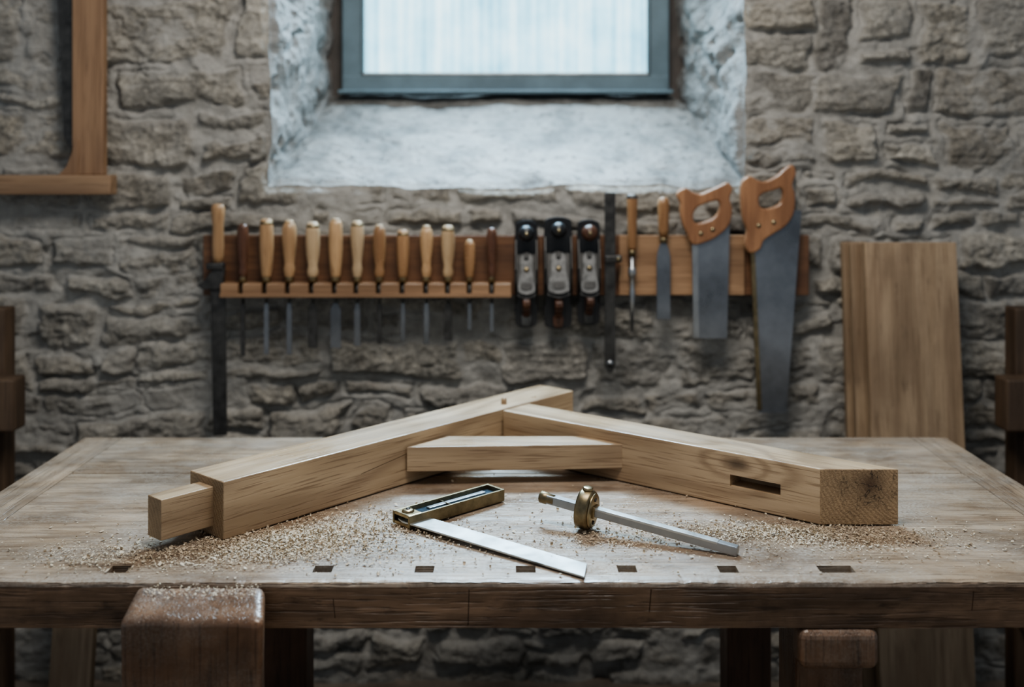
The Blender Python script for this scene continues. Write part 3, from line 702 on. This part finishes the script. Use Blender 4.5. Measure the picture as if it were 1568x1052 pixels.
# hand planes (hung nose up, sole to the wall)
for k,(u,v0,v1,w) in enumerate(((806,338,503,.060),(855,333,505,.074),(902,337,500,.060))):
    PY=2.735; f=at(PY); x,zt=f(u,v0); _,zb_=f(u,v1); Ln=zt-zb_; M=Matrix.Translation((x,0,0))
    ys=RB-0.024
    mb=MB()
    oc=catmull([(-w*.36,zt-.004),(w*.36,zt-.004),(w*.5,zt-.04),(w*.5,zb_+.045),(w*.36,zb_+.004),(-w*.36,zb_+.004),(-w*.5,zb_+.045),(-w*.5,zt-.04)],4)
    mb.prism(oc,0.010,M_black,M@Matrix.Translation((0,ys-0.005,0)),bevel=0.001,seg=1)
    for sg in(-1,1):
        ck=[(ys-.006,zt-.045),(ys-.030,zt-.085),(ys-.046,zt-Ln*.45),(ys-.044,zt-Ln*.58),(ys-.018,zt-Ln*.74),(ys-.006,zt-Ln*.82)]
        mb.prism(ck,0.004,M_steeld,M@Matrix.Translation((sg*(w/2-.003),0,0))@Matrix.Rotation(math.pi/2,4,'Z'),bevel=0.0008,seg=1)
    R=Matrix.Translation((0,ys-.006,zt-.032))@Matrix.Rotation(math.pi/2,4,'X')
    mb.lathe([(.016,0),(.013,.006),(.009,.016),(.012,.024),(.019,.032),(.0215,.042),(.019,.052),(.011,.059),(.003,.061)],M_black if k<2 else H[3],M@R,seg=28)
    mb.lathe([(.005,.0605),(.005,.063)],M_brass,M@R,seg=12)
    T=M@Matrix.Translation((0,ys-.034,zt-Ln*.50))@Matrix.Rotation(-0.30,4,'X')
    ww=w*.40
    cap=catmull([(-ww*.5,.052),(0,.058),(ww*.5,.052),(ww*.72,.035),(ww*.70,.005),(ww*.95,-.030),(ww*.85,-.048),(0,-.055),(-ww*.85,-.048),(-ww*.95,-.030),(-ww*.70,.005),(-ww*.72,.035)],4)
    mb.prism(cap,0.006,M_cap,T@Matrix.Translation((0,-.008,0)),bevel=0.0015)
    mb.prism([(-ww,.055),(ww,.055),(ww,-.056),(0,-.066),(-ww,-.056)],0.003,M_steeld,T,bevel=0.0006,seg=1)
    mb.lathe([(.007,0),(.007,.004),(.005,.006)],M_brassd,T@Matrix.Translation((0,-.010,.012))@Matrix.Rotation(math.pi/2,4,'X'),seg=18)
    mb.box((.012,.010,.018),(0,-.013,.048),M_steeld,T,bevel=0.003)
    mb.prism(catmull([(-.012,.006),(.012,.006),(.015,-.006),(.008,-.012),(-.008,-.012),(-.015,-.006)],3),0.003,M_steeld,T@Matrix.Translation((0,-.012,-.030)),bevel=0.0008)
    tot=catmull([(ys-.006,zb_+.085),(ys-.030,zb_+.090),(ys-.055,zb_+.078),(ys-.078,zb_+.082),(ys-.082,zb_+.066),(ys-.066,zb_+.052),(ys-.040,zb_+.046),(ys-.018,zb_+.028),(ys-.006,zb_+.022)],3)
    mb.prism(tot,0.020,H[3],M@Matrix.Rotation(math.pi/2,4,'Z'),bevel=0.004)
    mb.prism(catmull([(-.011,zb_+.036),(.011,zb_+.036),(.013,zb_+.018),(.009,zb_+.005),(-.009,zb_+.005),(-.013,zb_+.018)],3),0.010,(M_cap,H[3],M_steeld)[k],M@Matrix.Translation((0,ys-.014,0)),bevel=0.003)
    mb.done('hand_plane')

TY=2.735; f=at(TY)
mb=MB(); x,zt=f(934,295); _,zb_=f(0,570)
mb.prism([(-.014,zt),(.014,zt),(.014,zb_+.02),(.006,zb_),(-.006,zb_),(-.014,zb_+.02)],0.006,M_steeld,Matrix.Translation((x,TY,0)),bevel=0.001)
_,zk=f(0,396); mb.box((0.044,0.014,0.018),(x+.008,TY-.008,zk),M_steeld,bevel=0.003)
mb.box((0.020,0.020,0.05),(x,TY+.013,zk-.03),M_rack,bevel=0.002)
mb.lathe([(.006,0),(.006,.012)],M_brassd,Matrix.Translation((x+.02,TY-.014,zk))@Matrix.Rotation(math.pi/2,4,'X'),seg=14)
_,zh=f(0,556); mb.lathe([(.009,0),(.009,.004)],M_steel,Matrix.Translation((x,TY-.002,zh))@Matrix.Rotation(math.pi/2,4,'X'),seg=16)
mb.done('beam_rule')
mb=MB(); x,zt=f(968,298); _,zf=f(0,384); _,zb_=f(0,508); M=Matrix.Translation((x,TY,0))
mb.lathe([(.009,zf),(.012,zf+.01),(.012,zf+.05),(.0135,zt-.04),(.0145,zt-.012),(.0125,zt-.006),(.0125,zt)],H[2],M)
mb.lathe([(.013,zt-.012),(.0145,zt-.010),(.0145,zt-.002),(.010,zt+.001)],M_cap,M)
mb.lathe([(.009,zf-.012),(.0095,zf+.004)],M_brassd,M)
mb.lathe([(.005,zf-.005),(.0055,zf-.04),(.010,zf-.044),(.0115,zf-.056),(.010,zf-.066),(.006,zf-.07),(.006,zf-.10),(.008,zf-.105),(.007,zf-.13),(.003,zb_)],M_steel,M)
mb.box((0.02,0.034,0.02),(x,TY+.02,zf-.02),M_rack,bevel=0.002)
mb.done('turnscrew')
mb=MB(); x,zt=f(1016,302); _,zf=f(0,364); _,zb_=f(0,489); M=Matrix.Translation((x,TY,0))
mb.lathe([(.010,zf),(.0135,zf+.02),(.0145,zf+.05),(.0155,zt-.02),(.013,zt-.004),(.007,zt)],H[2],M)
mb.lathe([(.009,zf-.014),(.010,zf+.003)],M_brassd,M)
mb.prism([(-.006,zf-.01),(-.014,zf-.03),(-.018,zf-.05),(-.018,zb_),(.018,zb_),(.018,zf-.05),(.014,zf-.03),(.006,zf-.01)],0.005,M_saw,M,bevel=0.0008,seg=1)
mb.box((0.018,0.034,0.02),(x,TY+.02,zf-.05),M_rack,bevel=0.002)
mb.done('paring_chisel')
def saw(name,outer,hole,blade,spine,spm,bolts,y,teeth):
    f=at(y); mb=MB(); T=Matrix.Translation((0,y,0))
    O=catmull([f(*p) for p in outer],5); Hh=catmull([f(*p) for p in hole],5)
    mb.holed(O,Hh,0.024,0.006,M_sawh,T)
    bl=[f(*p) for p in blade]
    a=Vector(bl[teeth]); b=Vector(bl[(teeth+1)%len(bl)]); n=int((b-a).length/0.006); out=bl[:teeth+1]
    nr=Vector((-(b-a).y,(b-a).x)).normalized()*0.0025
    for i in range(1,n*2):
        p=a+(b-a)*(i/(n*2)); p=p+(nr if i%2 else Vector((0,0))); out.append((p.x,p.y))
    out+=bl[teeth+1:]
    mb.prism(out,0.0014,M_saw,T)
    s0,s1,wd=spine; p0=Vector(f(*s0)); p1_=Vector(f(*s1)); L_=(p1_-p0).length; an=math.atan2(p1_.x-p0.x,-(p1_.y-p0.y))
    mid=(p0+p1_)/2
    mb.box((wd,0.007,L_),(mid.x,y,mid.y),spm,bevel=0.0015,rot=Matrix.Rotation(-an,4,'Y'))
    for p in bolts:
        q=f(*p); mb.lathe([(.006,-.0135),(.006,.0135)],M_brass,Matrix.Translation((q[0],y,q[1]))@Matrix.Rotation(math.pi/2,4,'X'),seg=16)
    q=f(*bolts[0]); mb.lathe([(.004,0),(.004,RB-y-.01)],M_steeld,Matrix.Translation((q[0],y+.002,q[1]-.02))@Matrix.Rotation(-math.pi/2,4,'X'),seg=10)
    mb.done(name)
saw('tenon_saw',[(1039,298),(1048,291),(1058,297),(1072,300),(1090,293),(1103,287),(1113,283),(1117,290),(1113,304),(1117,322),(1112,343),(1097,358),(1080,367),(1062,371),(1055,358),(1048,343),(1044,325),(1044,310)],
    [(1058,325),(1066,314),(1082,307),(1098,304),(1105,311),(1103,325),(1093,337),(1078,343),(1065,345),(1058,338)],
    [(1060,360),(1062,518),(1114,518),(1118,345),(1100,345)],((1064,366),(1066,518),0.016),M_steel,[(1072,357),(1090,351)],2.735,2)
saw('panel_saw',[(1137,283),(1146,273),(1158,279),(1172,281),(1190,272),(1201,262),(1211,256),(1214,266),(1209,283),(1213,300),(1211,325),(1200,343),(1180,356),(1166,366),(1160,379),(1148,384),(1143,372),(1146,352),(1140,335),(1137,310)],
    [(1158,302),(1166,293),(1180,289),(1194,285),(1201,293),(1199,308),(1189,318),(1172,323),(1160,318)],
    [(1150,372),(1162,632),(1205,632),(1228,322),(1190,322)],((1152,376),(1163,628),0.012),M_brassd,[(1160,345),(1183,340)],2.735,2)

# ------------------------------------------------------------------ boards on the right
def lean(name,u0,u1,v0,ytop,ybot,th,mat,bevel=0.003):
    k=1600/ytop; xa=(u0-784)/k; xb=(u1-784)/k; zt=CAMZ-(v0-254)/k
    L=math.hypot(zt,ybot-ytop); an=math.atan2(ytop-ybot,zt)
    mb=MB(); mb.box((xb-xa,th,L),(0,0,L/2),mat,bevel=bevel,seg=2)
    return mb.done(name,M=Matrix.Translation(((xa+xb)/2,ybot,0.003))@Matrix.Rotation(-an,4,'X'))
lean('oak_board',1321,1461,373,2.725,2.60,0.030,M_plank)
lean('oak_board',1300,1340,374,2.760,2.64,0.026,M_plank)
lean('oak_board',1288,1325,372,2.788,2.68,0.024,M_plank)
mb=MB(); mb.box((0.105,0.03,0.62),(0,0,0.31),M_plank,bevel=0.003); mb.done('timber_offcut',M=Matrix.Translation((-1.11,2.62,0.003))@Matrix.Rotation(-0.16,4,'X'))

# ------------------------------------------------------------------ wall bracket with saw blade (upper left)
e=MB(); f=at(2.755)
xa,_=f(110,0); xb,_=f(158,0); _,zq_=f(0,268); _,zr=f(0,298)
e.box((xb-xa,0.03,2.35-zq_),((xa+xb)/2,2.77,(2.35+zq_)/2),M_brk,bevel=0.003)
xl=-1.75; xr,_=f(172,0)
e.box((xr-xl,0.05,zq_-zr),((xr+xl)/2,2.765,(zq_+zr)/2),M_brkh,bevel=0.003)
q=[f(*p) for p in ((90,268),(102,255),(110,235),(115,215),(120,215),(120,268))]
e.prism(q,0.03,M_brk,Matrix.Translation((0,2.767,0)),bevel=0.001,seg=1)
q=[f(*p) for p in ((78,-150),(112,-150),(114,222),(106,228),(95,210))]
e.prism(q,0.006,M_steeld,Matrix.Translation((0,2.768,0)),bevel=0.001,seg=1)
e.done('wall_bracket_frame')

# ------------------------------------------------------------------ trestles at the frame edges
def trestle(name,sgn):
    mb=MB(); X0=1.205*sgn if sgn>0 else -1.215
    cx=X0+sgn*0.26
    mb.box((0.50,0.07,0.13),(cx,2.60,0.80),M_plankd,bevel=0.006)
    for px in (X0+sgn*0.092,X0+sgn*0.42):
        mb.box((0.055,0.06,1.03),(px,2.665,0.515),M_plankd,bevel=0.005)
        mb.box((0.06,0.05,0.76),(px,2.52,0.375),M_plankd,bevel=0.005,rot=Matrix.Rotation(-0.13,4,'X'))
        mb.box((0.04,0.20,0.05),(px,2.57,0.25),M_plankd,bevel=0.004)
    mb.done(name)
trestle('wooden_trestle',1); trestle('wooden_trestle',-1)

# ------------------------------------------------------------------ lights
w=bpy.data.worlds.new('World'); scene.world=w; w.use_nodes=True
bg=w.node_tree.nodes['Background']; bg.inputs[0].default_value=(0.80,0.90,1.0,1); bg.inputs[1].default_value=0.32
def area(name,loc,target,sx,sy,en,col,spread=180):
    l=bpy.data.lights.new(name,'AREA'); l.shape='RECTANGLE'; l.size=sx; l.size_y=sy; l.energy=en; l.color=col; l.spread=math.radians(spread)
    o=bpy.data.objects.new(name,l); COL.objects.link(o); o.location=loc
    o.rotation_euler=(Vector(target)-Vector(loc)).to_track_quat('-Z','Y').to_euler()
area('overhead_fill',(0.05,1.45,2.75),(0,2.2,0.8),0.9,0.5,31,(1.0,0.945,0.87))  # unseen fill light, added to brighten the room from above
area('window_daylight',(-0.02,3.22,2.22),(0,1.8,0.76),0.85,0.36,36,(0.56,0.80,1.0),115)
try: scene.view_settings.look='AgX - Medium High Contrast'
except Exception: pass

# ------------------------------------------------------------------ camera
cd=bpy.data.cameras.new('Camera'); cam=bpy.data.objects.new('Camera',cd); COL.objects.link(cam)
cam.location=(0,0,CAMZ); cam.rotation_euler=(math.pi/2,0,0)
cd.sensor_width=36; cd.lens=1600/1568*36; cd.shift_y=-272/1568; cd.clip_start=0.05
cd.dof.use_dof=True; cd.dof.focus_distance=1.82; cd.dof.aperture_fstop=1.9
scene.camera=cam
